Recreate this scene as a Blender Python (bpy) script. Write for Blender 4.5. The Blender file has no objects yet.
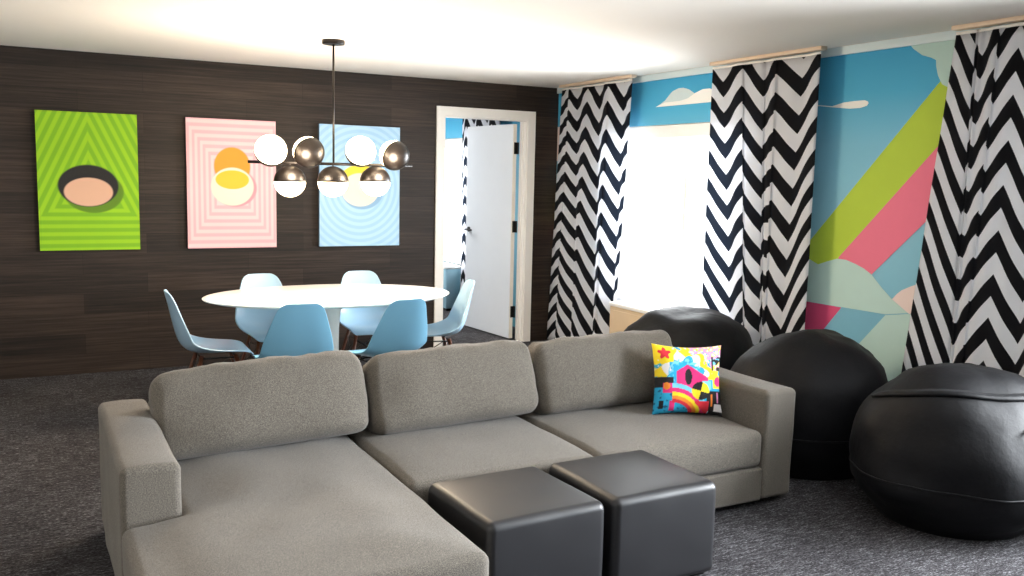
import bpy, bmesh, math, random
from mathutils import Vector, Matrix, noise
random.seed(7)
COL = bpy.context.scene.collection
H = 2.4
PI = math.pi

# ------------------------------------------------------------------ materials
def new_mat(name):
    m = bpy.data.materials.new(name); m.use_nodes = True
    nt = m.node_tree
    return m, nt, nt.nodes['Principled BSDF'], nt.nodes['Material Output']

def setp(b, **k):
    names = dict(color='Base Color', rough='Roughness', metal='Metallic', spec='Specular IOR Level', sheen='Sheen Weight',
                 sheenr='Sheen Roughness', emit='Emission Color', estr='Emission Strength', coat='Coat Weight', trans='Transmission Weight')
    for a, v in k.items():
        if a in ('color', 'emit') and len(v) == 3: v = (*v, 1)
        b.inputs[names[a]].default_value = v

def srgb(r, g, b):
    f = lambda c: (c/255/12.92) if c/255 <= .04045 else ((c/255+.055)/1.055)**2.4
    return (f(r), f(g), f(b))

def N(nt, t, **k):
    n = nt.nodes.new(t)
    for a, v in k.items(): setattr(n, a, v)
    return n

def mth(nt, op, a, b=None, c=None):
    n = N(nt, 'ShaderNodeMath', operation=op)
    for i, v in enumerate((a, b, c)):
        if v is None: continue
        if isinstance(v, (int, float)): n.inputs[i].default_value = v
        else: nt.links.new(v, n.inputs[i])
    return n.outputs[0]

def mixc(nt, fac, a, b):
    n = N(nt, 'ShaderNodeMix', data_type='RGBA')
    for idx, v in ((0, fac), (6, a), (7, b)):
        if isinstance(v, (int, float)): n.inputs[idx].default_value = v
        elif isinstance(v, tuple): n.inputs[idx].default_value = (*v[:3], 1)
        else: nt.links.new(v, n.inputs[idx])
    return n.outputs[2]

def noise_tex(nt, scale, detail=4, rough=.6, vec=None, mscale=None):
    n = N(nt, 'ShaderNodeTexNoise')
    n.inputs['Scale'].default_value = scale; n.inputs['Detail'].default_value = detail; n.inputs['Roughness'].default_value = rough
    tc = N(nt, 'ShaderNodeTexCoord'); v = tc.outputs[vec or 'Object']
    if mscale:
        mp = N(nt, 'ShaderNodeMapping'); mp.inputs['Scale'].default_value = mscale
        nt.links.new(v, mp.inputs[0]); v = mp.outputs[0]
    nt.links.new(v, n.inputs['Vector'])
    return n.outputs['Fac']

def ramp(nt, fac, stops):
    r = N(nt, 'ShaderNodeValToRGB'); e = r.color_ramp.elements
    while len(e) < len(stops): e.new(.5)
    for el, (p, c) in zip(e, stops):
        el.position = p; el.color = (*c, 1)
    nt.links.new(fac, r.inputs[0])
    return r.outputs[0]

def bump(nt, b, h, strength=.3, dist=.01):
    n = N(nt, 'ShaderNodeBump'); n.inputs['Strength'].default_value = strength; n.inputs['Distance'].default_value = dist
    nt.links.new(h, n.inputs['Height']); nt.links.new(n.outputs[0], b.inputs['Normal'])

def plain(name, c, rough=.5, var=.04, **k):
    m, nt, b, o = new_mat(name)
    setp(b, rough=rough, **k)
    f = noise_tex(nt, 9, 3)
    d = tuple(x*(1-var) for x in c); u = tuple(min(1, x*(1+var)) for x in c)
    nt.links.new(mixc(nt, f, d, u), b.inputs['Base Color'])
    return m

M = {}
M['ceiling'] = plain('ceiling_paint', srgb(232, 228, 222), .9, .01)
M['white'] = plain('white_paint', srgb(238, 237, 233), .45, .02)
M['cream'] = plain('casing_paint', srgb(248, 246, 242), .45, .02)
M['plaster'] = plain('plain_plaster', srgb(215, 213, 208), .9, .02)
M['door'] = plain('door_paint', srgb(226, 232, 240), .4, .02)
M['door_edge'] = plain('door_edge_paint', srgb(236, 232, 224), .5, .02)
M['black_metal'] = plain('black_metal', srgb(26, 25, 25), .4, .05, metal=.6)
M['bronze'] = plain('dark_bronze', srgb(24, 20, 18), .36, .05, metal=.5)
M['table_white'] = plain('white_lacquer', srgb(246, 244, 240), .25, .01)
M['chair_blue'] = plain('light_blue_plastic', srgb(118, 174, 204), .3, .02)
M['chair_lit'] = plain('lamplit_blue_plastic', srgb(166, 199, 222), .3, .02)  # paler copy of the chair blue, lamplight put into the colour
M['leg_wood'] = plain('walnut_legs', srgb(96, 52, 30), .45, .2)
M['wire'] = plain('black_wire', srgb(18, 18, 18), .4, .1)
M['leather'] = plain('charcoal_leather', srgb(30, 30, 33), .42, .05)
M['rail'] = plain('pale_wood_rail', srgb(226, 204, 180), .5, .06)
M['trim'] = plain('ceiling_trim', srgb(205, 222, 228), .5, .02)
M['cab'] = plain('cabinet_beige', srgb(196, 172, 140), .6, .05)
M['grille'] = plain('white_grille', srgb(230, 230, 228), .5, .03)
M['cab_blue'] = plain('pale_blue_cabinet', srgb(150, 190, 208), .5, .05)
M['inner'] = plain('far_room_wall', srgb(190, 200, 206), .9, .02)

def bag_mat():
    m, nt, b, o = new_mat('black_suede')
    setp(b, rough=.6, sheen=.012, sheenr=.4, spec=.18)
    f = noise_tex(nt, 14, 5, .65)
    nt.links.new(mixc(nt, f, (.0018, .0018, .0026), (.005, .005, .0065)), b.inputs['Base Color'])
    h = noise_tex(nt, 5, 6, .6); bump(nt, b, h, .25, .03)
    return m
M['bag'] = bag_mat()

def sofa_mat():
    m, nt, b, o = new_mat('grey_woven_upholstery')
    setp(b, rough=.95, sheen=.15, spec=.15)
    a = noise_tex(nt, 700, 2, .6, None, (1, .35, .8)); c = noise_tex(nt, 700, 2, .6, None, (.35, 1, .5)); big = noise_tex(nt, 4, 3)
    w = mth(nt, 'MULTIPLY', mth(nt, 'ADD', a, c), .5)
    col = ramp(nt, w, [(.36, srgb(58, 55, 52)), (.5, srgb(102, 96, 88)), (.64, srgb(143, 137, 127))])
    nt.links.new(mixc(nt, mth(nt, 'MULTIPLY', big, .25), col, srgb(80, 76, 72)), b.inputs['Base Color'])
    bump(nt, b, w, .2, .003)
    return m
M['sofa'] = sofa_mat()

def carpet_mat():
    m, nt, b, o = new_mat('charcoal_flecked_carpet')
    setp(b, rough=1, spec=.05)
    a = noise_tex(nt, 26, 5, .75, None, (.5, 2.6, 1)); c = noise_tex(nt, 130, 3, .8, None, (.5, 1.3, 1)); g = noise_tex(nt, 1.6, 3)
    w = mth(nt, 'ADD', mth(nt, 'MULTIPLY', a, .40), mth(nt, 'MULTIPLY', c, .60))
    w = mth(nt, 'ADD', w, mth(nt, 'MULTIPLY', mth(nt, 'SUBTRACT', g, .5), .12))
    col = ramp(nt, w, [(.38, srgb(28, 27, 28)), (.48, srgb(52, 50, 52)), (.55, srgb(82, 81, 84)), (.66, srgb(150, 149, 153))])
    nt.links.new(col, b.inputs['Base Color'])
    bump(nt, b, c, .5, .01)
    return m
M['carpet'] = carpet_mat()

def plank_mat():
    m, nt, b, o = new_mat('dark_wood_planks')
    setp(b, rough=.5, spec=.3)
    tc = N(nt, 'ShaderNodeTexCoord'); mp = N(nt, 'ShaderNodeMapping')
    mp.inputs['Rotation'].default_value = (PI/2, 0, 0)
    nt.links.new(tc.outputs['Object'], mp.inputs[0])
    br = N(nt, 'ShaderNodeTexBrick'); br.offset = .37; br.offset_frequency = 2
    for k, v in (('Scale', 1), ('Mortar Size', .0015), ('Brick Width', 1.22), ('Row Height', .152), ('Bias', -.1)): br.inputs[k].default_value = v
    br.inputs['Color1'].default_value = (0, 0, 0, 1); br.inputs['Color2'].default_value = (1, 1, 1, 1); br.inputs['Mortar'].default_value = (0, 0, 0, 1)
    nt.links.new(mp.outputs[0], br.inputs['Vector'])
    gr = noise_tex(nt, 9, 7, .72, None, (.16, 1, 7))
    t = mth(nt, 'ADD', mth(nt, 'MULTIPLY', br.outputs[0], .14), mth(nt, 'MULTIPLY', gr, .86))
    col = ramp(nt, t, [(.3, srgb(24, 20, 19)), (.47, srgb(42, 34, 29)), (.68, srgb(70, 57, 49))])
    nt.links.new(mixc(nt, mth(nt, 'MULTIPLY', br.outputs['Fac'], .6), col, srgb(26, 22, 20)), b.inputs['Base Color'])
    bump(nt, b, gr, .15, .004)
    return m
M['plank'] = plank_mat()

def sky_mural():
    m, nt, b, o = new_mat('mural_sky_blue')
    setp(b, rough=.7, spec=.2)
    tc = N(nt, 'ShaderNodeTexCoord'); s = N(nt, 'ShaderNodeSeparateXYZ'); nt.links.new(tc.outputs['Object'], s.inputs[0])
    f = mth(nt, 'DIVIDE', s.outputs[2], 2.4)
    nt.links.new(ramp(nt, f, [(0, srgb(84, 140, 150)), (.3, srgb(122, 178, 200)), (.55, srgb(136, 190, 210)), (.75, srgb(120, 182, 208)), (.88, srgb(78, 168, 206)), (1, srgb(62, 156, 200))]), b.inputs['Base Color'])
    return m
MUR = [sky_mural(), plain('mural_lime', srgb(170, 196, 52), .7), plain('mural_pink', srgb(226, 112, 138), .7), plain('mural_sage', srgb(178, 208, 202), .7),
       plain('mural_peach', srgb(226, 206, 200), .7), plain('mural_deep_pink', srgb(208, 70, 116), .7), plain('mural_mid_blue', srgb(116, 176, 200), .7),
       plain('mural_pale_grey', srgb(196, 212, 214), .7), plain('mural_white', srgb(236, 236, 232), .7), plain('mural_teal', srgb(96, 158, 160), .7)]

CH_P = .2135
def chevron_mat():
    m, nt, b, o = new_mat('chevron_fabric')
    uv = N(nt, 'ShaderNodeUVMap'); s = N(nt, 'ShaderNodeSeparateXYZ'); nt.links.new(uv.outputs[0], s.inputs[0])
    w = mth(nt, 'SUBTRACT', s.outputs[1], s.outputs[0])     # height minus the zigzag offset woven along the cloth
    fr = mth(nt, 'FRACT', mth(nt, 'ADD', mth(nt, 'DIVIDE', mth(nt, 'SUBTRACT', w, 2.135), CH_P), 40))
    blk = mth(nt, 'LESS_THAN', fr, .5)
    weave = noise_tex(nt, 500, 2)
    col = mixc(nt, blk, srgb(224, 227, 234), srgb(19, 19, 22))
    nt.links.new(col, b.inputs['Base Color']); setp(b, rough=.85, spec=.15)
    bump(nt, b, weave, .1, .002)
    tl = N(nt, 'ShaderNodeBsdfTranslucent')
    nt.links.new(mixc(nt, blk, srgb(225, 226, 230), srgb(88, 98, 112)), tl.inputs[0])
    mx = N(nt, 'ShaderNodeMixShader'); mx.inputs[0].default_value = .36
    nt.links.new(b.outputs[0], mx.inputs[1]); nt.links.new(tl.outputs[0], mx.inputs[2]); nt.links.new(mx.outputs[0], o.inputs[0])
    return m
M['chevron'] = chevron_mat()

def vcol_mat(name, rough=.6):
    m, nt, b, o = new_mat(name); setp(b, rough=rough, spec=.25)
    a = N(nt, 'ShaderNodeVertexColor', layer_name='Col')
    f = noise_tex(nt, 200, 2)
    nt.links.new(mixc(nt, mth(nt, 'MULTIPLY', f, .06), a.outputs[0], (.5, .5, .5)), b.inputs['Base Color'])
    return m
M['canvas'] = vcol_mat('printed_canvas'); M['print'] = vcol_mat('printed_cushion_fabric', .8)

def glass_mat():
    m, nt, b, o = new_mat('window_glass')
    g = N(nt, 'ShaderNodeBsdfGlossy'); g.inputs['Roughness'].default_value = .02
    t = N(nt, 'ShaderNodeBsdfTransparent'); fr = N(nt, 'ShaderNodeFresnel'); fr.inputs[0].default_value = 1.3
    mx = N(nt, 'ShaderNodeMixShader')
    nt.links.new(fr.outputs[0], mx.inputs[0]); nt.links.new(t.outputs[0], mx.inputs[1]); nt.links.new(g.outputs[0], mx.inputs[2]); nt.links.new(mx.outputs[0], o.inputs[0])
    return m
M['glass'] = glass_mat()
def globe_mat():
    m, nt, b, o = new_mat('lit_opal_glass')
    setp(b, color=(1, .95, .85), rough=.3, emit=(1.0, .76, .46), estr=15)
    f = noise_tex(nt, 3, 1); return m
M['globe'] = globe_mat()

# ------------------------------------------------------------------ mesh helpers
def link(o, parent=None):
    COL.objects.link(o)
    if parent is not None: o.parent = parent
    return o
def obj(name, bm, mat, parent=None, smooth=True, normals=True):
    if normals: bmesh.ops.recalc_face_normals(bm, faces=bm.faces)
    me = bpy.data.meshes.new(name); bm.to_mesh(me); bm.free()
    for m in (mat if isinstance(mat, list) else [mat]): me.materials.append(m)
    if smooth:
        for p in me.polygons: p.use_smooth = True
    return link(bpy.data.objects.new(name, me), parent)
def sharp(o, ang=35):
    me = o.data
    me.set_sharp_from_angle(angle=math.radians(ang)); return o
def thing(name, label, cat, loc=(0, 0, 0), rz=0, group=None):
    o = bpy.data.objects.new(name, None); o.empty_display_size = .1; COL.objects.link(o)
    o.location = loc; o.rotation_euler = (0, 0, rz); tag(o, label, cat, group); return o
def tag(o, label, cat, group=None):
    o['label'] = label; o['category'] = cat
    if group: o['group'] = group
    return o
def struct(o, label=None):
    o['kind'] = 'structure'
    if label: o['label'] = label
    return o
def copy_tree(o, parent=None):
    c = o.copy(); COL.objects.link(c)
    if parent is not None: c.parent = parent
    for ch in list(o.children): copy_tree(ch, c)
    return c

def add_box(bm, lo, hi, mi=0):
    v = [bm.verts.new((x, y, z)) for x in (lo[0], hi[0]) for y in (lo[1], hi[1]) for z in (lo[2], hi[2])]
    for f in ((0, 1, 3, 2), (4, 6, 7, 5), (0, 4, 5, 1), (2, 3, 7, 6), (0, 2, 6, 4), (1, 5, 7, 3)):
        bm.faces.new([v[i] for i in f]).material_index = mi
    return v
def bevbox(lo, hi, r=.005, seg=2):
    bm = bmesh.new(); add_box(bm, lo, hi)
    bmesh.ops.bevel(bm, geom=bm.edges[:], offset=r, segments=seg, affect='EDGES', profile=.5); return bm
def box(name, lo, hi, mat, parent=None, r=.005):
    if r: return sharp(obj(name, bevbox(lo, hi, r), mat, parent))
    bm = bmesh.new(); add_box(bm, lo, hi); return obj(name, bm, mat, parent, smooth=False)
def tube(bm, pts, r, seg=10, r2=None, cap=True):
    pts = [Vector(p) for p in pts]; rings = []
    for i, p in enumerate(pts):
        d = (pts[min(i+1, len(pts)-1)]-pts[max(i-1, 0)]).normalized()
        a = d.cross(Vector((0, 0, 1)))
        if a.length < 1e-3: a = Vector((1, 0, 0))
        a.normalize(); b = d.cross(a)
        rr = r if r2 is None else r+(r2-r)*i/(len(pts)-1)
        rings.append([bm.verts.new(p+rr*(math.cos(t)*a+math.sin(t)*b)) for t in [2*PI*k/seg for k in range(seg)]])
    for A, B in zip(rings, rings[1:]):
        for k in range(seg): bm.faces.new((A[k], A[(k+1) % seg], B[(k+1) % seg], B[k]))
    if cap: bm.faces.new(rings[0]); bm.faces.new(rings[-1][::-1])
def lathe(bm, prof, seg=32, sx=1, sy=1, cx=0, cy=0):
    rings = []
    for r, z in prof:
        if r < 1e-5: rings.append([bm.verts.new((cx, cy, z))])
        else: rings.append([bm.verts.new((cx+r*sx*math.cos(2*PI*k/seg), cy+r*sy*math.sin(2*PI*k/seg), z)) for k in range(seg)])
    for A, B in zip(rings, rings[1:]):
        for k in range(seg):
            j = (k+1) % seg
            if len(A) == 1 and len(B) == 1: continue
            if len(A) == 1: bm.faces.new((A[0], B[j], B[k]))
            elif len(B) == 1: bm.faces.new((A[k], A[j], B[0]))
            else: bm.faces.new((A[k], A[j], B[j], B[k]))

def axis_coords(h, r, n, k):
    e = [r*math.tan(PI/4*i/k) for i in range(k+1)]
    lo = [-(h-r)-t for t in reversed(e)]; inn = [-(h-r)+2*(h-r)*i/n for i in range(1, n)]
    return lo+inn+[-x for x in reversed(lo)]
def softbox(sx, sy, sz, r=.04, n=(14, 10, 6), k=4, deform=None):
    hx, hy, hz = sx/2, sy/2, sz/2; bm = bmesh.new(); cache = {}
    ax = [axis_coords(h, r, nn, k) for h, nn in zip((hx, hy, hz), n)]; hs = (hx, hy, hz)
    def vert(p):
        q = [max(-(h-r), min(h-r, c)) for c, h in zip(p, hs)]
        d = Vector(p)-Vector(q)
        v = Vector(q)+d.normalized()*r
        key = tuple(round(c, 5) for c in v)
        if key not in cache:
            cache[key] = bm.verts.new(deform(v.copy(), (v.x/hx, v.y/hy, v.z/hz)) if deform else v)
        return cache[key]
    for a in range(3):
        b, c = (a+1) % 3, (a+2) % 3
        for s in (-1, 1):
            for i in range(len(ax[b])-1):
                for j in range(len(ax[c])-1):
                    vs = []
                    for (ii, jj) in ((i, j), (i+1, j), (i+1, j+1), (i, j+1)):
                        p = [0, 0, 0]; p[a] = s*hs[a]; p[b] = ax[b][ii]; p[c] = ax[c][jj]; vs.append(vert(p))
                    u = []
                    for v in vs:
                        if v not in u: u.append(v)
                    if len(u) >= 3:
                        try: bm.faces.new(u)
                        except ValueError: pass
    return bm
def nz(p, s): return noise.noise(Vector(p)*s)

# ------------------------------------------------------------------ room shell
XL, YR, YF = -7.0, -10.2, 4.0      # left wall, wall behind the camera, end of the far room
bm = bmesh.new(); add_box(bm, (XL-.2, YR-.2, -.1), (.2, YF+.2, 0)); struct(obj('floor', bm, M['carpet'], smooth=False), 'dark grey flecked carpet floor')
bm = bmesh.new(); add_box(bm, (XL-.2, YR-.2, H), (.2, YF+.2, H+.1)); struct(obj('ceiling', bm, M['ceiling'], smooth=False), 'smooth off white ceiling')
# back wall with the door opening
DL, DR, DT = -1.178, -.326, 2.095
bm = bmesh.new()
add_box(bm, (XL-.2, 0, 0), (DL, .12, H)); add_box(bm, (DR, 0, 0), (0, .12, H)); add_box(bm, (DL, 0, DT), (DR, .12, H))
struct(obj('wall_back', bm, M['plank'], smooth=False), 'dark wood plank feature wall')
bm = bmesh.new(); add_box(bm, (XL-.2, YR, 0), (XL, YF, H)); struct(obj('wall_left', bm, M['plaster'], smooth=False))
bm = bmesh.new(); add_box(bm, (XL-.2, YR-.2, 0), (.2, YR, H)); struct(obj('wall_front', bm, M['plaster'], smooth=False))
bm = bmesh.new(); add_box(bm, (XL-.2, YF, 0), (.2, YF+.2, H)); struct(obj('wall_beyond', bm, M['inner'], smooth=False))
# right wall with three window openings and the painted mural
ZS, ZH = .56, 1.997
WIN = [(-2.66, -.95), (-6.9, -5.3), (1.75, 3.1)]
bm = bmesh.new()
ys = sorted([YR, YF]+[y for w in WIN for y in w])
for a, b in zip(ys, ys[1:]):
    if any(abs(a-w[0]) < 1e-6 for w in WIN):
        add_box(bm, (0, a, 0), (.2, b, ZS)); add_box(bm, (0, a, ZH), (.2, b, H))
    else: add_box(bm, (0, a, 0), (.2, b, H))
for f in bm.faces:
    f.normal_update()
    if abs(f.calc_center_median().x) > 1e-4: f.material_index = 8
def poly(pts, mi, d):
    f = bm.faces.new([bm.verts.new((-d, y, z)) for y, z in pts]); f.material_index = mi
    f.normal_update()
    if f.normal.x > 0: f.normal_flip()
poly([(-3.1, .98), (-3.1, 1.06), (-4.08, 2.12), (-4.17, 2.21), (-4.9, 3.0-.6), (-4.9, 2.39), (-4.9, 2.25), (-4.21, 1.87), (-4.12, 1.79), (-3.47, 1.1), (-3.31, 1.0)], 1, .0020)
poly([(-4.12, 1.79), (-3.47, 1.11), (-3.47, 1.0), (-3.73, 1.0), (-3.73, 1.03), (-4.09, 1.38), (-4.8, 2.08), (-4.8, 2.39)], 2, .0024)
poly([(-3.85, .8), (-4.01, .83), (-4.9, .83), (-4.9, .02), (-2.9, .02), (-2.9, .4), (-3.64, .56)], 9, .0020)
poly([(-3.85, .8), (-4.01, .83), (-4.9, .83), (-4.9, .45), (-3.5, .40), (-3.64, .56)], 3, .0028)
poly([(-3.52, .8), (-3.85, .8), (-3.64, .56), (-3.5, .40), (-3.2, .42)], 6, .0032)
poly([(-3.0, .8), (-3.52, .8), (-3.33, .57), (-3.16, .42), (-3.0, .4)], 5, .0036)
sage = [(-3.0, .80), (-3.0, 1.12), (-3.14, 1.1), (-3.24, 1.075), (-3.31, 1.05), (-3.38, 1.075), (-3.46, 1.1), (-3.53, 1.1), (-3.61, 1.08), (-3.67, 1.06), (-3.73, 1.03), (-3.81, .96), (-3.89, .9), (-4.01, .835), (-3.85, .805)]
poly(sage, 3, .0042)
poly([(-3.89, .9), (-3.92, .935), (-3.95, .96), (-4.01, .99), (-4.06, 1.01), (-4.15, 1.02), (-4.4, 1.02), (-4.4, .82), (-4.01, .832)], 4, .0046)
poly([(-3.87, 2.385), (-3.88, 2.36), (-3.91, 2.33), (-3.97, 2.29), (-4.03, 2.27), (-4.06, 2.255), (-4.065, 2.22), (-4.08, 2.17), (-4.11, 2.12), (-4.15, 2.1), (-4.26, 2.08), (-4.4, 2.1), (-4.4, 2.385)], 3, .0050)
poly([(-3.1, 2.063), (-3.23, 2.058), (-3.34, 2.045), (-3.38, 2.052), (-3.43, 2.062), (-3.51, 2.066), (-3.59, 2.066), (-3.613, 2.058), (-3.62, 2.048), (-3.61, 2.033), (-3.56, 2.022), (-3.48, 2.022), (-3.41, 2.03), (-3.34, 2.038), (-3.23, 2.052), (-3.1, 2.058)], 8, .0030)
poly([(-1.52, 2.14), (-1.58, 2.16), (-1.64, 2.185), (-1.69, 2.225), (-1.73, 2.25), (-1.8, 2.268), (-1.86, 2.268), (-1.93, 2.25), (-2.01, 2.21), (-1.95, 2.14)], 7, .0030)
poly([(-1.52, 2.14), (-1.64, 2.17), (-1.75, 2.17), (-1.83, 2.172), (-1.92, 2.185), (-1.97, 2.205), (-2.01, 2.22), (-2.09, 2.24), (-2.17, 2.24), (-2.3, 2.19), (-2.3, 2.14)], 8, .0036)
poly([(-.002, 2.04), (-.5, 2.04), (-.5, 1.72), (-.002, 1.72)], 4, .0030)
poly([(-.002, 1.46), (-.5, 1.4), (-.5, 1.1), (-.002, 1.14)], 1, .0030)
poly([(-.002, 1.14), (-.5, 1.1), (-.5, .9), (-.002, .95)], 2, .0030)
struct(obj('wall_right', bm, MUR, smooth=False, normals=False), 'sky blue mural wall with clouds and slanted stripes')
# white strip along the ceiling edge of the mural wall
struct(box('trim_1', (-.022, -8.5, H-.05), (0, 0, H), M['trim'], r=.003), 'pale strip along the ceiling above the mural')

def window(n, y0, y1, bars):
    f = bmesh.new(); x0, x1 = .11, .15; t = .045
    add_box(f, (x0, y0, ZS), (x1, y1, ZS+t)); add_box(f, (x0, y0, ZH-t), (x1, y1, ZH)); add_box(f, (x0, y0, ZS+t), (x1, y0+t, ZH-t)); add_box(f, (x0, y1-t, ZS+t), (x1, y1, ZH-t))
    for b in bars: add_box(f, (x0, b-.02, ZS+t), (x1, b+.02, ZH-t))
    w = struct(obj('window_%d' % n, f, M['white'], smooth=False), 'bright window in the mural wall')
    g = bmesh.new(); g.faces.new([g.verts.new(p) for p in ((.13, y0+t, ZS+t), (.13, y0+t, ZH-t), (.13, y1-t, ZH-t), (.13, y1-t, ZS+t))])
    obj('window_pane', g, M['glass'], w, smooth=False, normals=False)
    sharp(obj('shade_cassette', bevbox((.01, y0+.004, ZH-.105), (.095, y1-.004, ZH-.002), .012, 3), M['white'], w))
    box('window_sill', (-.03, y0+.001, ZS-.03), (.11, y1-.001, ZS+.006), M['white'], w)
    return w
window(1, *WIN[0], [-1.8]); window(2, *WIN[1], [-6.1]); window(3, *WIN[2], [])

# ------------------------------------------------------------------ door
dr = bmesh.new()
CW, CT = .072, .02
for y0, y1 in ((-CT, 0), (.12, .12+CT)):
    add_box(dr, (DL-CW, y0, 0), (DL+.006, y1, DT+CW)); add_box(dr, (DR-.006, y0, 0), (DR+CW, y1, DT+CW)); add_box(dr, (DL+.006, y0, DT-.006), (DR-.006, y1, DT+CW))
add_box(dr, (DL, 0, 0), (DL+.018, .12, DT)); add_box(dr, (DR-.018, 0, 0), (DR, .12, DT)); add_box(dr, (DL+.018, 0, DT-.018), (DR-.018, .12, DT))
add_box(dr, (DR-.03, .05, 0), (DR-.018, .075, DT-.018)); add_box(dr, (DL+.018, .05, 0), (DL+.03, .075, DT-.018))
struct(obj('trim_2', dr, M['cream'], smooth=False), 'off white door casing in the dark plank wall')
LW, LT, LH = .855, .042, 2.055
leaf = bevbox((-LT, 0, .012), (0, LW, LH), .002, 1)
door = struct(sharp(obj('door_1', leaf, M['door'])), 'white door standing open into the far room')
door.location = (-.366, .137, 0); door.rotation_euler = (0, 0, math.radians(5))
box('door_edge', (-LT+.002, -.003, .014), (-.002, 0, LH-.002), M['door_edge'], door, r=0)
for hz in (1.83, 1.09, .27):
    h = bmesh.new(); add_box(h, (-.030, -.007, hz-.055), (.022, -.001, hz+.055)); tube(h, [(.010, -.011, hz-.055), (.010, -.011, hz+.055)], .008, 10)
    obj('hinge', h, M['black_metal'], door, smooth=False)
hd = bmesh.new()
tube(hd, [(-LT-.002, LW-.07, 1.02), (-LT-.012, LW-.07, 1.02)], .026, 18); tube(hd, [(-LT-.01, LW-.07, 1.02), (-LT-.05, LW-.07, 1.02)], .009)
tube(hd, [(-LT-.048, LW-.06, 1.02), (-LT-.05, LW-.12, 1.02), (-LT-.047, LW-.19, 1.017)], .009)
sharp(obj('handle', hd, M['black_metal'], door))

# ------------------------------------------------------------------ curtains
def curtain(label, cols, x0, zt, zb, bottom_is=None):
    """cols: (y_top, y_low, phase) where y_low is measured at height zl; fabric hangs in soft folds"""
    zl = bottom_is; bm = bmesh.new(); uvl = bm.loops.layers.uv.new('UVMap'); sub = 8
    fine = []
    for i, (a, b) in enumerate(zip(cols, cols[1:])):
        for k in range(sub + (1 if i == len(cols)-2 else 0)):
            t = k/sub; v = [a[j]+(b[j]-a[j])*t for j in range(4)]
            v.append(a[4]+(b[4]-a[4])*(.5-.5*math.cos(PI*t))); v.append(i+t); fine.append(v)
    nzv = 40; grid = []
    for yt, yl, at, al, dp, q in fine:
        colv = []
        for r in range(nzv+1):
            z = zt+(zb-zt)*r/nzv; s = (zt-z)/(zt-zl)
            d = (.012+.006*s)*dp+.006*math.sin(q*PI*2+s*1.2)+.004*nz((q, z*2, 1), 1.7)
            colv.append((bm.verts.new((x0+d, yt+(yl-yt)*s, z)), (.06+1.18*(at+(al-at)*s-.06)+.004*nz((q*.7, z*3, 5), 1.5), z)))
        grid.append(colv)
    for A, B in zip(grid, grid[1:]):
        for r in range(nzv):
            q4 = (A[r], B[r], B[r+1], A[r+1])
            f = bm.faces.new([v for v, _ in q4])
            for l, (_, u) in zip(f.loops, q4): l[uvl].uv = u
    t = thing('chevron_curtain', label, 'curtain', (0, 0, 0), 0, 'black and white chevron curtains')
    t.location = (x0, (cols[0][0]+cols[-1][0])/2, zb)
    o = obj('curtain_panel', bm, M['chevron'], t, normals=False)
    o.matrix_parent_inverse = Matrix.Translation(-t.location)
    sd = o.modifiers.new('s', 'SOLIDIFY'); sd.thickness = .003
    # pleat tape at the heading
    tp = bmesh.new(); prev = None
    for yt, yl, at, al, dp, q in fine[::2]:
        d = .012*dp+.006*math.sin(q*PI*2)
        a, b = tp.verts.new((x0+d-.004, yt, zt+.001)), tp.verts.new((x0+d-.004, yt, zt+.016))
        if prev: tp.faces.new((prev[0], a, b, prev[1]))
        prev = (a, b)
    o2 = obj('heading_tape', tp, M['white'], t); o2.matrix_parent_inverse = Matrix.Translation(-t.location)
    o2.modifiers.new('s', 'SOLIDIFY').thickness = .003
    return t
# y at the top, y lower down, zigzag offset at the top and lower down, depth of the fold (-1 towards the room)
c1 = [(-.262, -.124, -.045, .328, 0), (-.398, -.31, .033, .47, -1), (-.402, -.319, .111, .363, -.8), (-.505, -.539, .018, .188, 1), (-.712, -.575, .181, .163, -.6), (-.869, -.859, .032, -.066, 1),
      (-1.031, -.966, .174, .062, -1), (-1.037, -.976, .175, .019, -1), (-1.234, -1.158, .007, -.107, .8), (-1.36, -1.235, .09, .003, -.2)]
c2 = [(-2.332, -2.329, .108, .268, 0), (-2.425, -2.598, .025, .01, 1), (-2.652, -2.787, .172, .172, -1), (-2.657, -2.792, .172, .032, -1), (-2.833, -2.915, .008, -.063, .8), (-2.842, -2.923, .008, .023, 1),
      (-2.962, -2.984, .12, -.017, -.3), (-2.970, -2.999, .124, .021, -.5), (-3.186, -3.121, .001, -.101, 1), (-3.343, -3.352, .12, .224, -.8)]
c3 = [(-4.26, -4.107, .136, .377, 0), (-4.369, -4.371, -.039, -.092, 1), (-4.373, -4.375, .06, -.094, 1), (-4.414, -4.387, .009, -.095, .6), (-4.506, -4.467, .143, .004, -.8), (-4.516, -4.471, .073, .009, -.8),
      (-4.619, -4.579, .2, .136, -.6), (-4.779, -4.731, -.067, -.049, 1), (-4.866, -4.879, .106, .225, -1), (-5.0, -5.05, -.06, -.05, 1), (-5.2, -5.22, .16, .2, 0)]
curtain('chevron curtain hanging in the corner beside the dark plank wall, left of the bright window', c1, -.12, 2.352, .03, .367)
curtain('chevron curtain between the bright window and the striped mural panel', c2, -.12, 2.352, .03, .814)
curtain('chevron curtain at the right edge behind the nearest black bean bag', c3, -.12, 2.352, .03, .788)
cf = curtain('chevron curtain in the far room, seen through the doorway behind the open door',
             [(1.93, 1.93, .0, .0, 0), (1.8, 1.82, .17, .17, -1), (1.65, 1.66, 0, 0, 1), (1.5, 1.5, .17, .17, -1), (1.33, 1.34, 0, 0, 1), (1.18, 1.16, .17, .17, -1), (1.0, 1.0, 0, 0, 0)], -.1, 2.352, .03, .5)
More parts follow.
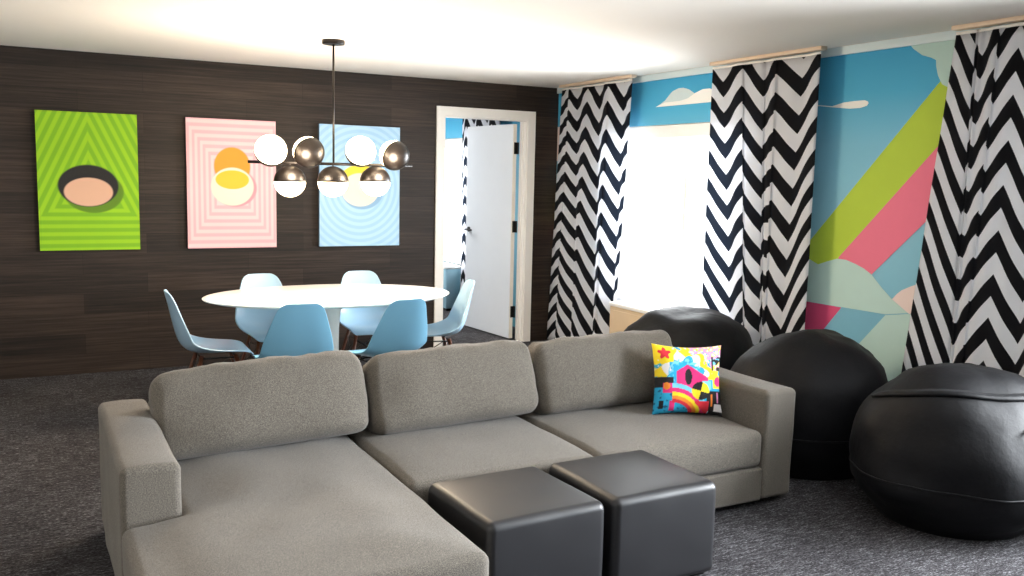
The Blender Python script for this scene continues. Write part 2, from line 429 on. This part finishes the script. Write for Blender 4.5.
for (a, b), lb in (((-.24, -1.37), 'pale wood ceiling track above the curtain nearest the dark wall'), ((-2.32, -3.355), 'pale wood ceiling track above the middle chevron curtain'),
                   ((-4.245, -5.21), 'pale wood ceiling track above the rightmost chevron curtain')):
    tag(box('curtain_track', (-.145, b, H-.022), (-.092, a, H-.0005), M['rail'], r=.002), lb, 'curtain track', 'pale wood curtain tracks')

# ------------------------------------------------------------------ heating cabinets under the windows
def cabinet(label, y0, y1, ztop, mat):
    t = thing('heater_cabinet', label, 'heater', (-.11, (y0+y1)/2, 0)); iv = Matrix.Translation(-t.location)
    P = []
    P.append(box('cabinet_body', (-.235, y0, .03), (-.035, y1, ztop-.03), mat, t, .006))
    P.append(box('cabinet_top', (-.245, y0-.005, ztop-.03), (-.032, y1+.005, ztop), M['grille'], t, .005))
    g = bmesh.new()
    n = int((y1-y0)/.03)
    for k in range(n):
        y = y0+.03+k*(y1-y0-.06)/max(1, n-1)
        add_box(g, (-.215, y-.006, ztop), (-.06, y+.006, ztop+.008))
    P.append(obj('vent_grille', g, M['grille'], t, smooth=False))
    P.append(box('front_panel', (-.240, y0+.02, .12), (-.234, y1-.02, ztop-.06), mat, t, .002))
    P.append(box('plinth', (-.225, y0+.01, 0), (-.04, y1-.01, .03), M['black_metal'], t, 0))
    for p in P: p.matrix_parent_inverse = iv
cabinet('beige heating cabinet under the bright window, behind the sofa', -2.22, -1.32, .555, M['cab'])
cabinet('pale blue heating cabinet in the far room seen through the doorway', 2.02, 2.9, .52, M['cab_blue'])

# ------------------------------------------------------------------ wall pictures
def sst(a, b, x):
    t = max(0, min(1, (x-a)/(b-a))); return t*t*(3-2*t)
def lerp(a, b, t): return tuple(x+(y-x)*t for x, y in zip(a, b))
def canvas(x0, x1, label, colf, edge):
    z0, z1, th = .945, 1.96, .04
    w, h = x1-x0, z1-z0; nx, ny = 150, 220
    bm = bmesh.new(); cl = bm.verts.layers.float_color.new('Col')
    G = []
    for i in range(nx+1):
        r = []
        for j in range(ny+1):
            u, v = i/nx, j/ny
            p = bm.verts.new(((u-.5)*w, -th, v*h)); p[cl] = (*colf((u-.5)*w, (v-.5)*h, w, h), 1); r.append(p)
        G.append(r)
    for i in range(nx):
        for j in range(ny): bm.faces.new((G[i][j], G[i+1][j], G[i+1][j+1], G[i][j+1]))
    def dup(v, y):
        q = bm.verts.new((v.co.x, y, v.co.z)); q[cl] = (*edge, 1); return q
    rim = [G[i][0] for i in range(nx)]+[G[nx][j] for j in range(ny)]+[G[i][ny] for i in range(nx, 0, -1)]+[G[0][j] for j in range(ny, 0, -1)]
    F = [dup(v, -th) for v in rim]; B = [dup(v, -.002) for v in rim]; n = len(rim)
    for k in range(n): bm.faces.new((F[k], B[k], B[(k+1) % n], F[(k+1) % n]))
    bm.faces.new(B)
    o = obj('canvas_print', bm, M['canvas'], smooth=False, normals=False)
    o.location = ((x0+x1)/2, 0, z0); tag(o, label, 'picture', 'canvas prints on the dark plank wall')
def line(d, per, a, b, wdt=.5):
    f = (d/per) % 1; return lerp(a, b, sst(.0, .12, f)*(1-sst(wdt, wdt+.12, f)))
def oval(x, y, cx, cy, a, b): return 1-sst(.96, 1.04, math.hypot((x-cx)/a, (y-cy)/b))
def green(x, y, w, h):
    d = max(-(y+.05)*1.0, (y+.05)*.42+abs(x)*.9) + .0
    c = line(d, .058, srgb(150, 200, 10), srgb(120, 178, 12))
    c = lerp(c, srgb(92, 132, 12), oval(x, y, .03, -.075, .205, .155))
    c = lerp(c, srgb(24, 22, 22), oval(x, y, -.005, -.03, .205, .155))
    c = lerp(c, srgb(222, 176, 148), oval(x, y, -.005, -.075, .165, .105))
    return c
def pink(x, y, w, h):
    d = max(abs(x)*1.1, abs(y)*.8)
    c = line(d, .044, srgb(252, 204, 204), srgb(244, 178, 184))
    c = lerp(c, srgb(240, 150, 160), oval(x, y, .02, -.03, .17, .15))
    c = lerp(c, srgb(226, 150, 40), oval(x, y, 0, .14, .14, .15))
    c = lerp(c, srgb(250, 226, 204), oval(x, y, 0, -.02, .165, .15))
    c = lerp(c, srgb(238, 190, 50), oval(x, y, 0, .035, .13, .075))
    return c
def blue(x, y, w, h):
    d = math.hypot(x*1.0, y*.9)
    c = line(d, .05, srgb(176, 212, 240), srgb(160, 200, 232))
    c = lerp(c, srgb(136, 176, 210), oval(x, y, .02, -.05, .18, .145))
    c = lerp(c, srgb(240, 214, 60), oval(x, y, 0, .05, .18, .13))
    c = lerp(c, srgb(250, 232, 208), oval(x, y, 0, -.03, .165, .14))
    return c
canvas(-4.393, -3.712, 'lime green canvas print with fine triangle lines, leftmost on the dark plank wall', green, srgb(40, 50, 16))
canvas(-3.362, -2.672, 'pink canvas print with nested lines, middle of three on the dark wall', pink, srgb(90, 30, 40))
canvas(-2.313, -1.605, 'pale blue canvas print on the dark wall nearest the doorway', blue, srgb(90, 110, 130))

# ------------------------------------------------------------------ chandelier
ch = thing('globe_chandelier', 'dark bronze bar chandelier with seven half-capped glowing globes over the oval table', 'chandelier', (-2.70, -1.71, 1.617))
def chobj(name, bm, mat, par=ch): return obj(name, bm, mat, par)
bm = bmesh.new(); lathe(bm, [(0, .783), (.072, .783), (.074, .765), (.07, .755), (0, .755)], 32); sharp(chobj('canopy', bm, M['bronze']))
bm = bmesh.new(); tube(bm, [(0, 0, 0), (0, 0, .756)], .007, 12); chobj('rod', bm, M['bronze'])
bm = bmesh.new(); tube(bm, [(-.545, 0, 0), (.545, 0, 0)], .0095, 12); chobj('bar', bm, M['bronze'])
# (x, offset y, offset z, direction of the metal cap)
GL = [(-.415, -.05, .072, (.1, .9, -.45)), (-.172, -.03, .070, (.18, -.86, -.40)), (-.284, 0, -.118, (0, 0, 1)), (-.004, 0, -.115, (0, 0, 1)),
      (.165, -.05, .085, (.1, .9, -.45)), (.284, 0, -.108, (0, 0, 1)), (.405, -.03, .068, (.35, -.85, -.35))]
GR = .098
for x, dy, dz, cd in GL:
    rot = Vector((0, 0, 1)).rotation_difference(Vector(cd).normalized()).to_matrix().to_4x4()
    T = Matrix.Translation((x, dy, dz))
    g = bmesh.new(); lathe(g, [(GR*math.sin(PI*k/20), GR*math.cos(PI*k/20)) for k in range(21)], 32)
    g.transform(T @ rot); go = chobj('globe', g, M['globe'])
    k_ = bmesh.new(); R2 = GR+.003
    lathe(k_, [(R2*math.sin(PI/2*k/12), R2*math.cos(PI/2*k/12)) for k in range(13)]+[(GR*1.002, -.002)], 32)
    k_.transform(T @ rot); chobj('metal_cap', k_, M['bronze'], go)
    s = bmesh.new(); tip = Vector((x, dy, dz))+Vector(cd).normalized()*GR
    tube(s, [(x, 0, 0), tip], .006, 8); chobj('globe_stem', s, M['bronze'])

# ------------------------------------------------------------------ ceiling sprinkler
sp = thing('ceiling_sprinkler', 'tiny white sprinkler head on the ceiling right of the chandelier', 'sprinkler', (-1.66, -1.9, H))
bm = bmesh.new(); lathe(bm, [(0, 0), (.03, 0), (.03, -.004), (.018, -.012), (0, -.012)], 20); obj('escutcheon', bm, M['white'], sp)
bm = bmesh.new(); tube(bm, [(0, 0, -.012), (0, 0, -.035)], .006, 8); tube(bm, [(0, 0, -.035), (0, 0, -.038)], .014, 14); obj('deflector', bm, M['white'], sp)

# ------------------------------------------------------------------ oval table
tb = thing('oval_table', 'white oval pedestal dining table under the chandelier', 'table', (-2.64, -1.46, 0))
bm = bmesh.new(); A, B = .85, .56
prof = [(0, .735), (.97, .735), (.99, .733), (1, .729), (.995, .722), (.93, .708), (0, .705)]
rings = []
for r, z in prof:
    rings.append([bm.verts.new((0, 0, z))] if r == 0 else [bm.verts.new((A*r*math.cos(2*PI*k/72), B*r*math.sin(2*PI*k/72), z)) for k in range(72)])
for P, Q in zip(rings, rings[1:]):
    for k in range(72):
        j = (k+1) % 72
        if len(P) == 1: bm.faces.new((P[0], Q[k], Q[j]))
        elif len(Q) == 1: bm.faces.new((P[k], P[j], Q[0]))
        else: bm.faces.new((P[k], P[j], Q[j], Q[k]))
sharp(obj('tabletop', bm, M['table_white'], tb), 50)
bm = bmesh.new(); lathe(bm, [(0, .706), (.17, .704), (.10, .68), (.065, .62), (.052, .5), (.05, .35), (.062, .2), (.10, .09), (.17, .04)], 36); obj('pedestal', bm, M['table_white'], tb)
bm = bmesh.new(); lathe(bm, [(.165, .042), (.25, .022), (.33, .011), (.34, .004), (.335, 0), (0, 0)], 48); obj('base', bm, M['table_white'], tb)

# ------------------------------------------------------------------ shell chairs
def make_chair(label):
    t = thing('shell_chair', label, 'chair', (0, 0, 0), 0, 'shell chairs around the white oval table')
    # side profile: forward, height, half width, rise of the side edges, forward wrap of the edges
    S = [(.225, .405, .165, 0, 0), (.222, .428, .19, 0, 0), (.19, .444, .208, .004, 0), (.12, .442, .222, .014, 0), (.03, .432, .232, .03, 0), (-.06, .428, .236, .05, 0),
         (-.13, .437, .236, .065, .01), (-.18, .468, .232, .06, .035), (-.208, .52, .226, .035, .055), (-.226, .59, .216, .012, .055), (-.243, .67, .202, 0, .045), (-.258, .74, .186, 0, .036),
         (-.27, .79, .166, 0, .028), (-.276, .815, .140, 0, .02), (-.279, .828, .10, 0, .012)]
    bm = bmesh.new(); G = []; n = 16
    for f, z, w, up_, wr in S:
        row = []
        for i in range(n+1):
            u = -1+2*i/n; e = abs(u)**2.2
            row.append(bm.verts.new((u*w*(.92 if z < .6 else .92-.10*min(1, (z-.6)/.15)), -(f+wr*e), z*.982+up_*e)))     # forward = -y
        G.append(row)
    for a, b in zip(G, G[1:]):
        for i in range(n): bm.faces.new((a[i], a[i+1], b[i+1], b[i]))
    o = obj('seat_shell', bm, M['chair_blue'], t)
    ss = o.modifiers.new('sub', 'SUBSURF'); ss.levels = 1; ss.render_levels = 2
    sd = o.modifiers.new('sol', 'SOLIDIFY'); sd.thickness = .009; sd.offset = 0
    for sx in (-1, 1):
        for sy in (-1, 1):
            b = bmesh.new(); tube(b, [(sx*.12, sy*.10-.02, .412), (sx*.17, sy*.165-.02, .2), (sx*.215, sy*.225-.02, 0)], .014, 10, .009)
            obj('leg', b, M['leg_wood'], t)
    b = bmesh.new(); q = lambda sx, sy, k: Vector((sx*(.12+.095*k), sy*(.10+.125*k)-.02, .412*(1-k)))
    for s in (-1, 1):
        tube(b, [q(s, -1, .15), q(s, 1, .62)], .0035, 6); tube(b, [q(s, 1, .15), q(s, -1, .62)], .0035, 6)
        tube(b, [q(-1, s, .15), q(1, s, .62)], .0035, 6); tube(b, [q(1, s, .15), q(-1, s, .62)], .0035, 6)
        tube(b, [q(-1, s, .04), q(1, s, .04)], .005, 6); tube(b, [q(s, -1, .04), q(s, 1, .04)], .005, 6)
    obj('wire_brace', b, M['wire'], t)
    return t
# x, y, rotation (0 = facing -y, towards the sofa)
CHAIRS = [(-3.455, -1.60, 88, 'light blue shell chair, lamplight in its colour, at the left end of the oval table, seen from its side'),
          (-2.96, -1.06, 4, 'light blue shell chair, lamplight in its colour, against the dark wall, behind the table beside the pink canvas'),
          (-2.235, -1.06, -4, 'light blue shell chair, lamplight in its colour, against the dark wall, behind the table under the blue canvas'),
          (-1.91, -1.56, -103, 'light blue shell chair, lamplight in its colour, at the right end of the table in front of the doorway'),
          (-3.085, -2.13, 178, 'sky blue shell chair with its back to the sofa, in front of the table pedestal'),
          (-2.50, -2.15, 192, 'sky blue shell chair turned slightly, back to the sofa, right of the pedestal')]
proto = make_chair(CHAIRS[0][3])
for i, (x, y, a, lb) in enumerate(CHAIRS):
    c = proto if i == 0 else copy_tree(proto)
    c.location = (x, y, 0); c.rotation_euler = (0, 0, math.radians(a)); c['label'] = lb
    shell = next(k for k in c.children if k.name.startswith('seat_shell'))
    shell.material_slots[0].link = 'OBJECT'; shell.material_slots[0].material = M['chair_lit' if i < 4 else 'chair_blue']  # first four shells get the lit copy of the same plastic

# ------------------------------------------------------------------ sectional sofa
sx0, sx1, sf, sb = -4.225, -1.175, -4.33, -3.33
so = thing('sectional_sofa', 'grey woven sectional sofa with a chaise on the left', 'sofa', ((sx0+sx1)/2, sb, 0)); SO = Matrix.Translation(-so.location)
def sofa_part(name, bm, loc, rx=0, rz=0, mat='sofa', ry=0):
    bm.transform(Matrix.Translation(loc) @ Matrix.Rotation(ry, 4, 'Y') @ Matrix.Rotation(rz, 4, 'Z') @ Matrix.Rotation(rx, 4, 'X'))
    o = obj(name, bm, M[mat], so); o.matrix_parent_inverse = SO; return o
AH = .565
def arm_def(v, n):
    v.x += .006*nz((v.x, v.y, v.z), 6); v.z += .004*nz((v.x+3, v.y, v.z), 5)
    if n[2] > .5: v.z += .006*(1-n[0]**2)
    return v
sofa_part('arm', softbox(.195, 1.0, AH-.03, .026, (4, 16, 10), 4, arm_def), (sx0+.0975, (sf+sb)/2, .03+(AH-.03)/2))
sofa_part('arm', softbox(.195, 1.0, AH-.03, .026, (4, 16, 10), 4, arm_def), (sx1-.0975, (sf+sb)/2, .03+(AH-.03)/2))
sofa_part('back_frame', softbox(sx1-sx0-.39, .19, AH-.03, .025, (24, 3, 8), 3, arm_def), ((sx0+sx1)/2, sb-.095, .03+(AH-.03)/2))
sofa_part('base', softbox(2.66-.84+.0, .80, .165, .014, (16, 6, 3), 3), (-1.37-(2.66-.84)/2, sf+.40, .03+.0825))
cy0 = -5.045
# chaise base, an L that also runs below the arm front
def lshape(x0, xa, x1, y0, ya, y1, z0, z1, r, crown=.0, wob=0):
    """outline: full width x0..x1 between y0..ya, then xa..x1 between ya..y1"""
    bm = bmesh.new()
    def cuts(a, b, n): return [a+(b-a)*k/n for k in range(n)]
    xs = cuts(x0, xa, 4)+cuts(xa, x1, 14)+[x1]; ys_ = cuts(y0, ya, 12)+cuts(ya, y1, 10)+[y1]
    V = {}
    def v(i, j, top):
        if (i, j, top) not in V: V[i, j, top] = bm.verts.new((xs[i], ys_[j], z1 if top else z0))
        return V[i, j, top]
    ins = lambda i, j: 0 <= i < len(xs)-1 and 0 <= j < len(ys_)-1 and not (xs[i] < xa-1e-6 and ys_[j] >= ya-1e-6)
    for i in range(len(xs)-1):
        for j in range(len(ys_)-1):
            if not ins(i, j): continue
            for top in (0, 1): bm.faces.new([v(i, j, top), v(i+1, j, top), v(i+1, j+1, top), v(i, j+1, top)])
            for di, dj, a, b in ((-1, 0, (i, j), (i, j+1)), (1, 0, (i+1, j), (i+1, j+1)), (0, -1, (i, j), (i+1, j)), (0, 1, (i, j+1), (i+1, j+1))):
                if not ins(i+di, j+dj): bm.faces.new([v(*a, 0), v(*b, 0), v(*b, 1), v(*a, 1)])
    bmesh.ops.recalc_face_normals(bm, faces=bm.faces)
    ed = [e for e in bm.edges if len(e.link_faces) == 2 and e.calc_face_angle() > 1]
    bmesh.ops.bevel(bm, geom=ed, offset=r, segments=4, affect='EDGES', profile=.5, clamp_overlap=True)
    for p in bm.verts:
        x, y = p.co.x, p.co.y
        d = min(x1-x, y-y0, y1-y, (x-x0) if y < ya else (x-xa))
        if p.co.z > (z0+z1)/2:
            p.co.z += crown*sst(0, .25, max(0, d))+wob*nz((x, y, 0), 5)*sst(0, .1, max(0, d))
        out = wob*nz((x, y, p.co.z), 4)
        if d < r: p.co.x += out; p.co.y += out
    return bm
sofa_part('chaise_base', lshape(sx0+.005, -4.03, -3.20, cy0+.01, sf-.002, sb-.19, .03, .195, .014), (0, 0, 0))
sofa_part('chaise_cushion', lshape(sx0, -4.028, -3.197, cy0, sf-.004, sb-.16, .197, .375, .034, .022, .008), (0, 0, 0))
def seat_def(seed):
    def f(v, n):
        if n[2] > .3: v.z += .022*(1-n[0]**4)*(1-n[1]**4)+.006*nz((v.x+seed, v.y, 0), 6)
        if n[1] < -.5: v.y -= .012*(1-n[0]**2)*(1-n[2]**2)
        return v
    return f
sofa_part('seat_cushion', softbox(.87, .84, .178, .035, (14, 12, 4), 4, seat_def(1)), (-2.757, sf+.42, .286))
sofa_part('seat_cushion', softbox(.946, .84, .178, .035, (14, 12, 4), 4, seat_def(7)), (-1.846, sf+.42, .286))
def back_def(seed, w):
    def f(v, n):
        x, y, z = n
        e = (1-abs(x)**3)*(1-abs(z)**3)
        if y < 0: v.y -= .055*e
        else: v.y += .03*e
        v.z -= .010*abs(x)**5*(1 if z > 0 else -.3)
        v.x *= 1-.03*abs(z)**3
        if z > .4: v.z += .014*(1-x*x)+.013*nz((v.x*1.0+seed, v.y*1.5, 0), 9)+.006*nz((v.x+seed, v.y, 2), 22)
        rim = max(abs(x), abs(z))
        v.y += .012*rim**4*nz((v.x+seed, v.z, 3), 14)+.010*nz((v.x+seed, v.y, v.z), 5)
        v.x += .008*nz((v.y, v.z+seed, v.x), 7)
        return v
    return f
for i, (xa, xb, sh, tilt, ry) in enumerate(((-4.045, -3.143, .365, -20, -2.2), (-3.133, -2.280, .360, -19, -1.8), (-2.268, -1.405, .365, -18, -.6))):
    w = xb-xa
    sofa_part('back_cushion', softbox(w, .17, sh, .05, (22, 4, 14), 5, back_def(i*5.3, w)), ((xa+xb)/2, -3.625, .385+sh/2-.005), math.radians(tilt), 0, ry=math.radians(ry))
for x in (sx0+.1, -3.3, -1.3):
    for y in ((cy0+.12 if x < -3 else sf+.1), sb-.1):
        b = bevbox((x-.035, y-.035, 0), (x+.035, y+.035, .032), .004); o = obj('foot', b, M['black_metal'], so); o.matrix_parent_inverse = SO

# ------------------------------------------------------------------ printed cushion
cols = dict(y=srgb(250, 222, 30), c=srgb(30, 168, 214), p=srgb(228, 40, 120), w=srgb(240, 236, 236), k=srgb(20, 18, 24), r=srgb(224, 40, 60), o=srgb(244, 140, 40), l=srgb(120, 205, 235), pk=srgb(244, 150, 200), g=srgb(120, 180, 60), t=srgb(14, 96, 140))
def cushion_col(u, v):       # u to the right, v upwards, 0..1
    c = cols['c'] if v < .5 else cols['y']
    def put(cond, k):
        nonlocal c
        if cond: c = cols[k]
    n1 = nz((u, v, 0), 11); n2 = nz((u, v, 4), 23)
    put(v > .5 and n1 > .18, 'c'); put(v > .62 and u > .5 and n2 > .0, 'pk'); put(v > .6 and n2 < -.28, 'w'); put(v < .35 and u < .5 and n2 > .25, 't')
    # burst of paint
    a = math.atan2(v-.55, u-.42); d = math.hypot(u-.42, v-.55)
    put(d < .36+.045*math.sin(a*9) and v > .42, 'y'); put(d < .30+.05*math.sin(a*7+1) and v > .42, 'w'); put(d < .24+.05*math.sin(a*6) and v > .42, 'c'); put(abs(d-.2) < .04 and n2 > .05 and v > .45, 'l')
    put(.30 < u < .75 and v > .36 and v < .70-.62*abs(u-.46), 'p')
    put(math.hypot((u-.47)/.05, (v-.53)/.11) < 1, 'k')
    # red and yellow bloom in the top left corner
    d = math.hypot(u-.14, v-.86)
    put(d < .15+.02*math.sin(math.atan2(v-.86, u-.14)*6), 'y'); put(d < .075+.02*math.sin(math.atan2(v-.86, u-.14)*5), 'r')
    # dark patch top right and lower right blocks
    put(u > .80 and .62 < v < .82 and n1 > -.15, 'k'); put(u > .83 and .70 < v < .8 and n2 > .1, 'l'); put(u > .82 and .38 < v < .56, 'y'); put(math.hypot(u-.92, v-.47) < .07, 'p')
    put(u > .72 and v < .34, 'k'); put(u > .84 and .05 < v < .16, 'w'); put(abs(u-.8) < .015 and v < .3 and v > .12, 'o'); put(abs(u-.9) < .012 and .18 < v < .32, 'pk')
    put(u > .66 and .36 < v < .48 and u < .8, 'l')
    # left dark and pink blocks
    put(u < .26 and .38 < v < .52, 'k'); put(.1 < u < .24 and .30 < v < .44, 'p'); put(math.hypot(u-.16, v-.4) < .05, 'o'); put(.2 < u < .28 and .04 < v < .2, 'p'); put(.06 < u < .12 and .08 < v < .2, 'k')
    # rainbow arc
    d = math.hypot(u-.26, v+.08)
    if u > .24 and v < .5:
        put(.46 < d <= .52, 'l'); put(.40 < d <= .46, 'p'); put(.35 < d <= .40, 'y'); put(.30 < d <= .35, 'o'); put(.25 < d <= .30, 'r')
    put(u > .56 and u < .76 and v < .2 and u+v > .72, 'r')
    # quartered yellow and black disc
    d = math.hypot(u-.64, v-.34)
    if d < .125:
        a = math.atan2(v-.34, u-.64)+.25; c = cols['y'] if math.sin(2*a) > 0 else cols['k']
    return c
bm = bmesh.new(); cl = bm.verts.layers.float_color.new('Col'); n = 110; S = .362
F = {}; 
for s in (1, -1):
    for i in range(n+1):
        for j in range(n+1):
            u, v = i/n, j/n; a, b = 2*u-1, 2*v-1
            if s < 0 and (i in (0, n) or j in (0, n)): F[s, i, j] = F[1, i, j]; continue
            px = a*(1-.10*(1-b*b)*abs(a)**3)*S/2; pz = b*(1-.10*(1-a*a)*abs(b)**3)*S/2
            th = .075*((1-a**4)*(1-b**4))**.55
            q = bm.verts.new((px, -s*(th+.004*nz((a, b, s), 4)), pz)); q[cl] = (*cushion_col(u, v), 1); F[s, i, j] = q
    for i in range(n):
        for j in range(n): bm.faces.new([F[s, i, j], F[s, i+1, j], F[s, i+1, j+1], F[s, i, j+1]])
pc = obj('printed_cushion', bm, M['print'])
pc.location = (-1.548, -3.945, .562); pc.rotation_euler = (math.radians(-16), math.radians(1), math.radians(-24))
tag(pc, 'colourful cushion with rainbow and paint-splash print, leaning at the right end of the sofa', 'cushion')

# ------------------------------------------------------------------ leather cube poufs
def pouf_def(v, n):
    x, y, z = n
    if z > .6: v.z += .010*(1-x*x)*(1-y*y)
    k = 1+.012*(1-z*z)+.010*(z < -.7)
    v.x *= k; v.y *= k
    v.x += .003*nz((v.y, v.z, v.x), 7); v.y += .003*nz((v.x, v.z+2, v.y), 7)
    return v
for i, (x, y, rz, lb) in enumerate(((-2.885, -4.605, 3, 'black leather cube pouf beside the chaise, left of the pair'), (-2.345, -4.592, 1, 'black leather cube pouf in front of the middle of the sofa, right of the pair'))):
    t = thing('cube_pouf', lb, 'pouf', (x, y, 0), math.radians(rz), 'black leather cube poufs')
    b = softbox(.495, .495, .375, .032, (12, 12, 10), 5, pouf_def); b.transform(Matrix.Translation((0, 0, .2015))); obj('cover', b, M['leather'], t)
    b = bevbox((-.22, -.22, 0), (.22, .22, .016), .004); obj('base', b, M['black_metal'], t)

# ------------------------------------------------------------------ bean bags
def bean_bag(label, x, y, rx, ry, h, rz, seed, flap=False):
    t = thing('bean_bag', label, 'bean bag', (x, y, 0), rz, 'black bean bags along the mural wall')
    def surf(th, ph, off=0):       # th 0 top .. PI bottom
        s, c = math.sin(th), math.cos(th)
        k = 1.0
        z = h*(.30+.70*c) if c > 0 else h*.30*(1-(-c)**.75)
        rr = s**.78 if c > 0 else 1-.30*(-c)**1.3
        if c < -.995: rr *= max(0, (1+c)/.005)**.5
        p = Vector((rx*rr*math.cos(ph), ry*rr*math.sin(ph), z))
        d = .045*nz((p.x+seed, p.y, p.z), 2.6)+.018*nz((p.x, p.y+seed, p.z), 7)+.006*abs(nz((p.x, p.y+seed, p.z*.5), 16))
        m = Vector((p.x/rx, p.y/ry, (p.z-h*.3)/h))
        if m.length > 1e-6: m.normalize()
        w = sst(0, .12, p.z)
        p += m*(d*w+off)
        p.z = max(p.z, 0.0)
        return p
    bm = bmesh.new(); nt, np_ = 44, 72; G = []
    for i in range(nt+1):
        th = PI*i/nt
        if i in (0, nt): G.append([bm.verts.new(surf(th+(1e-4 if i == 0 else -1e-4), 0))]); continue
        G.append([bm.verts.new(surf(th, 2*PI*k/np_)) for k in range(np_)])
    for A, B in zip(G, G[1:]):
        for k in range(np_):
            j = (k+1) % np_
            if len(A) == 1: bm.faces.new((A[0], B[k], B[j]))
            elif len(B) == 1: bm.faces.new((A[k], B[0], A[j]))
            else: bm.faces.new((A[k], B[k], B[j], A[j]))
    body = obj('cover', bm, M['bag'], t)
    # piped seams running round the bag
    s = bmesh.new()
    tube(s, [surf(PI*.49, 2*PI*k/90, .002) for k in range(91)], .005, 6, cap=False)
    obj('seam', s, M['bag'], body)
    if flap:   # zip flap lying over the crown, and a pull loop
        f = bmesh.new(); pr = None
        for k in range(31):
            u = -1+2*k/30
            ph = PI*1.18+u*1.15; th0 = .62+.12*u*u-.10*u
            a, b = f.verts.new(surf(th0-.045, ph, .004)), f.verts.new(surf(th0+.03, ph, .016)); c = f.verts.new(surf(th0+.05, ph, .004))
            if pr: f.faces.new((pr[0], a, b, pr[1])); f.faces.new((pr[1], b, c, pr[2]))
            pr = (a, b, c)
        o = obj('zip_flap', f, M['bag'], body); o.modifiers.new('s', 'SOLIDIFY').thickness = .006
        l = bmesh.new(); tube(l, [surf(.95, PI*1.45, .0), surf(1.0, PI*1.44, .03), surf(1.12, PI*1.46, .035), surf(1.16, PI*1.49, 0)], .008, 8)
        obj('pull_loop', l, M['bag'], body)
    return t
bean_bag('black bean bag under the bright window, farthest from the camera', -.70, -2.88, .53, .49, .735, 0, 1.0)
bean_bag('black bean bag in front of the striped mural, between the other two', -.63, -3.89, .495, .455, .755, 0, 5.5)
bean_bag('large black bean bag nearest the camera, by the rightmost chevron curtain', -.60, -4.79, .48, .455, .74, 0, 9.3, True)

# ------------------------------------------------------------------ light
w = bpy.data.worlds.new('World'); bpy.context.scene.world = w; w.use_nodes = True
bg = w.node_tree.nodes['Background']; bg.inputs[0].default_value = (.93, .97, 1, 1); bg.inputs[1].default_value = 5.0
def area(name, loc, rot, sx, sy, power, color):
    l = bpy.data.lights.new(name, 'AREA'); l.shape = 'RECTANGLE'; l.size = sx; l.size_y = sy; l.energy = power; l.color = color; l.spread = math.radians(130 if 'daylight' in name else 180)
    o = bpy.data.objects.new(name, l); o.location = loc; o.rotation_euler = [math.radians(a) for a in rot]; COL.objects.link(o); return o
# daylight entering by the windows (lamps stand outside the panes, shining in)
area('window_daylight', (.45, -1.8, 1.35), (0, 90, 0), 1.4, 1.7, 170, (.93, .97, 1))
area('side_window_daylight', (.45, -6.1, 1.35), (0, 90, 0), 1.4, 1.6, 480, (.90, .95, 1))
area('far_room_daylight', (.45, 2.42, 1.35), (0, 90, 0), 1.4, 1.3, 260, (.92, .96, 1))
area('far_room_fill', (-1.6, 2.2, 2.36), (0, 0, 0), 1.2, 1.2, 90, (1, .98, .95))  # unseen overhead fill, added to brighten the far room
area('ceiling_lamp', (-5.6, -5.6, 2.36), (0, 0, 0), 1.4, 1.4, 14, (1, .80, .58))
for nm, x in (('chandelier_bulb', -3.0), ('chandelier_bulb', -2.4)):
    l = bpy.data.lights.new(nm, 'POINT'); l.energy = 64; l.color = (1, .81, .60); l.shadow_soft_size = .12
    o = bpy.data.objects.new(nm, l); o.location = (x, -1.95, 1.62); COL.objects.link(o)

# ------------------------------------------------------------------ camera
cam = bpy.data.cameras.new('Camera'); co = bpy.data.objects.new('Camera', cam); COL.objects.link(co)
yaw, pitch, roll = math.radians(28.12987843), math.radians(6.98563428), math.radians(1.33107528)
fwd = Vector((math.sin(yaw)*math.cos(pitch), math.cos(yaw)*math.cos(pitch), -math.sin(pitch)))
r = Vector((math.cos(yaw), -math.sin(yaw), 0)); u = r.cross(fwd)
r2 = math.cos(roll)*r+math.sin(roll)*u; u2 = -math.sin(roll)*r+math.cos(roll)*u
m = Matrix.Identity(4)
for i in range(3): m[i][0], m[i][1], m[i][2] = r2[i], u2[i], -fwd[i]
m.translation = (-4.45452651, -7.48451763, 1.55987874)
co.matrix_world = m
cam.sensor_width = 36; cam.lens = 905.3044653*36/1024; cam.clip_start = .05
bpy.context.scene.camera = co
sc = bpy.context.scene
sc.view_settings.view_transform = 'Standard'; sc.view_settings.look = 'None'; sc.view_settings.exposure = -.13
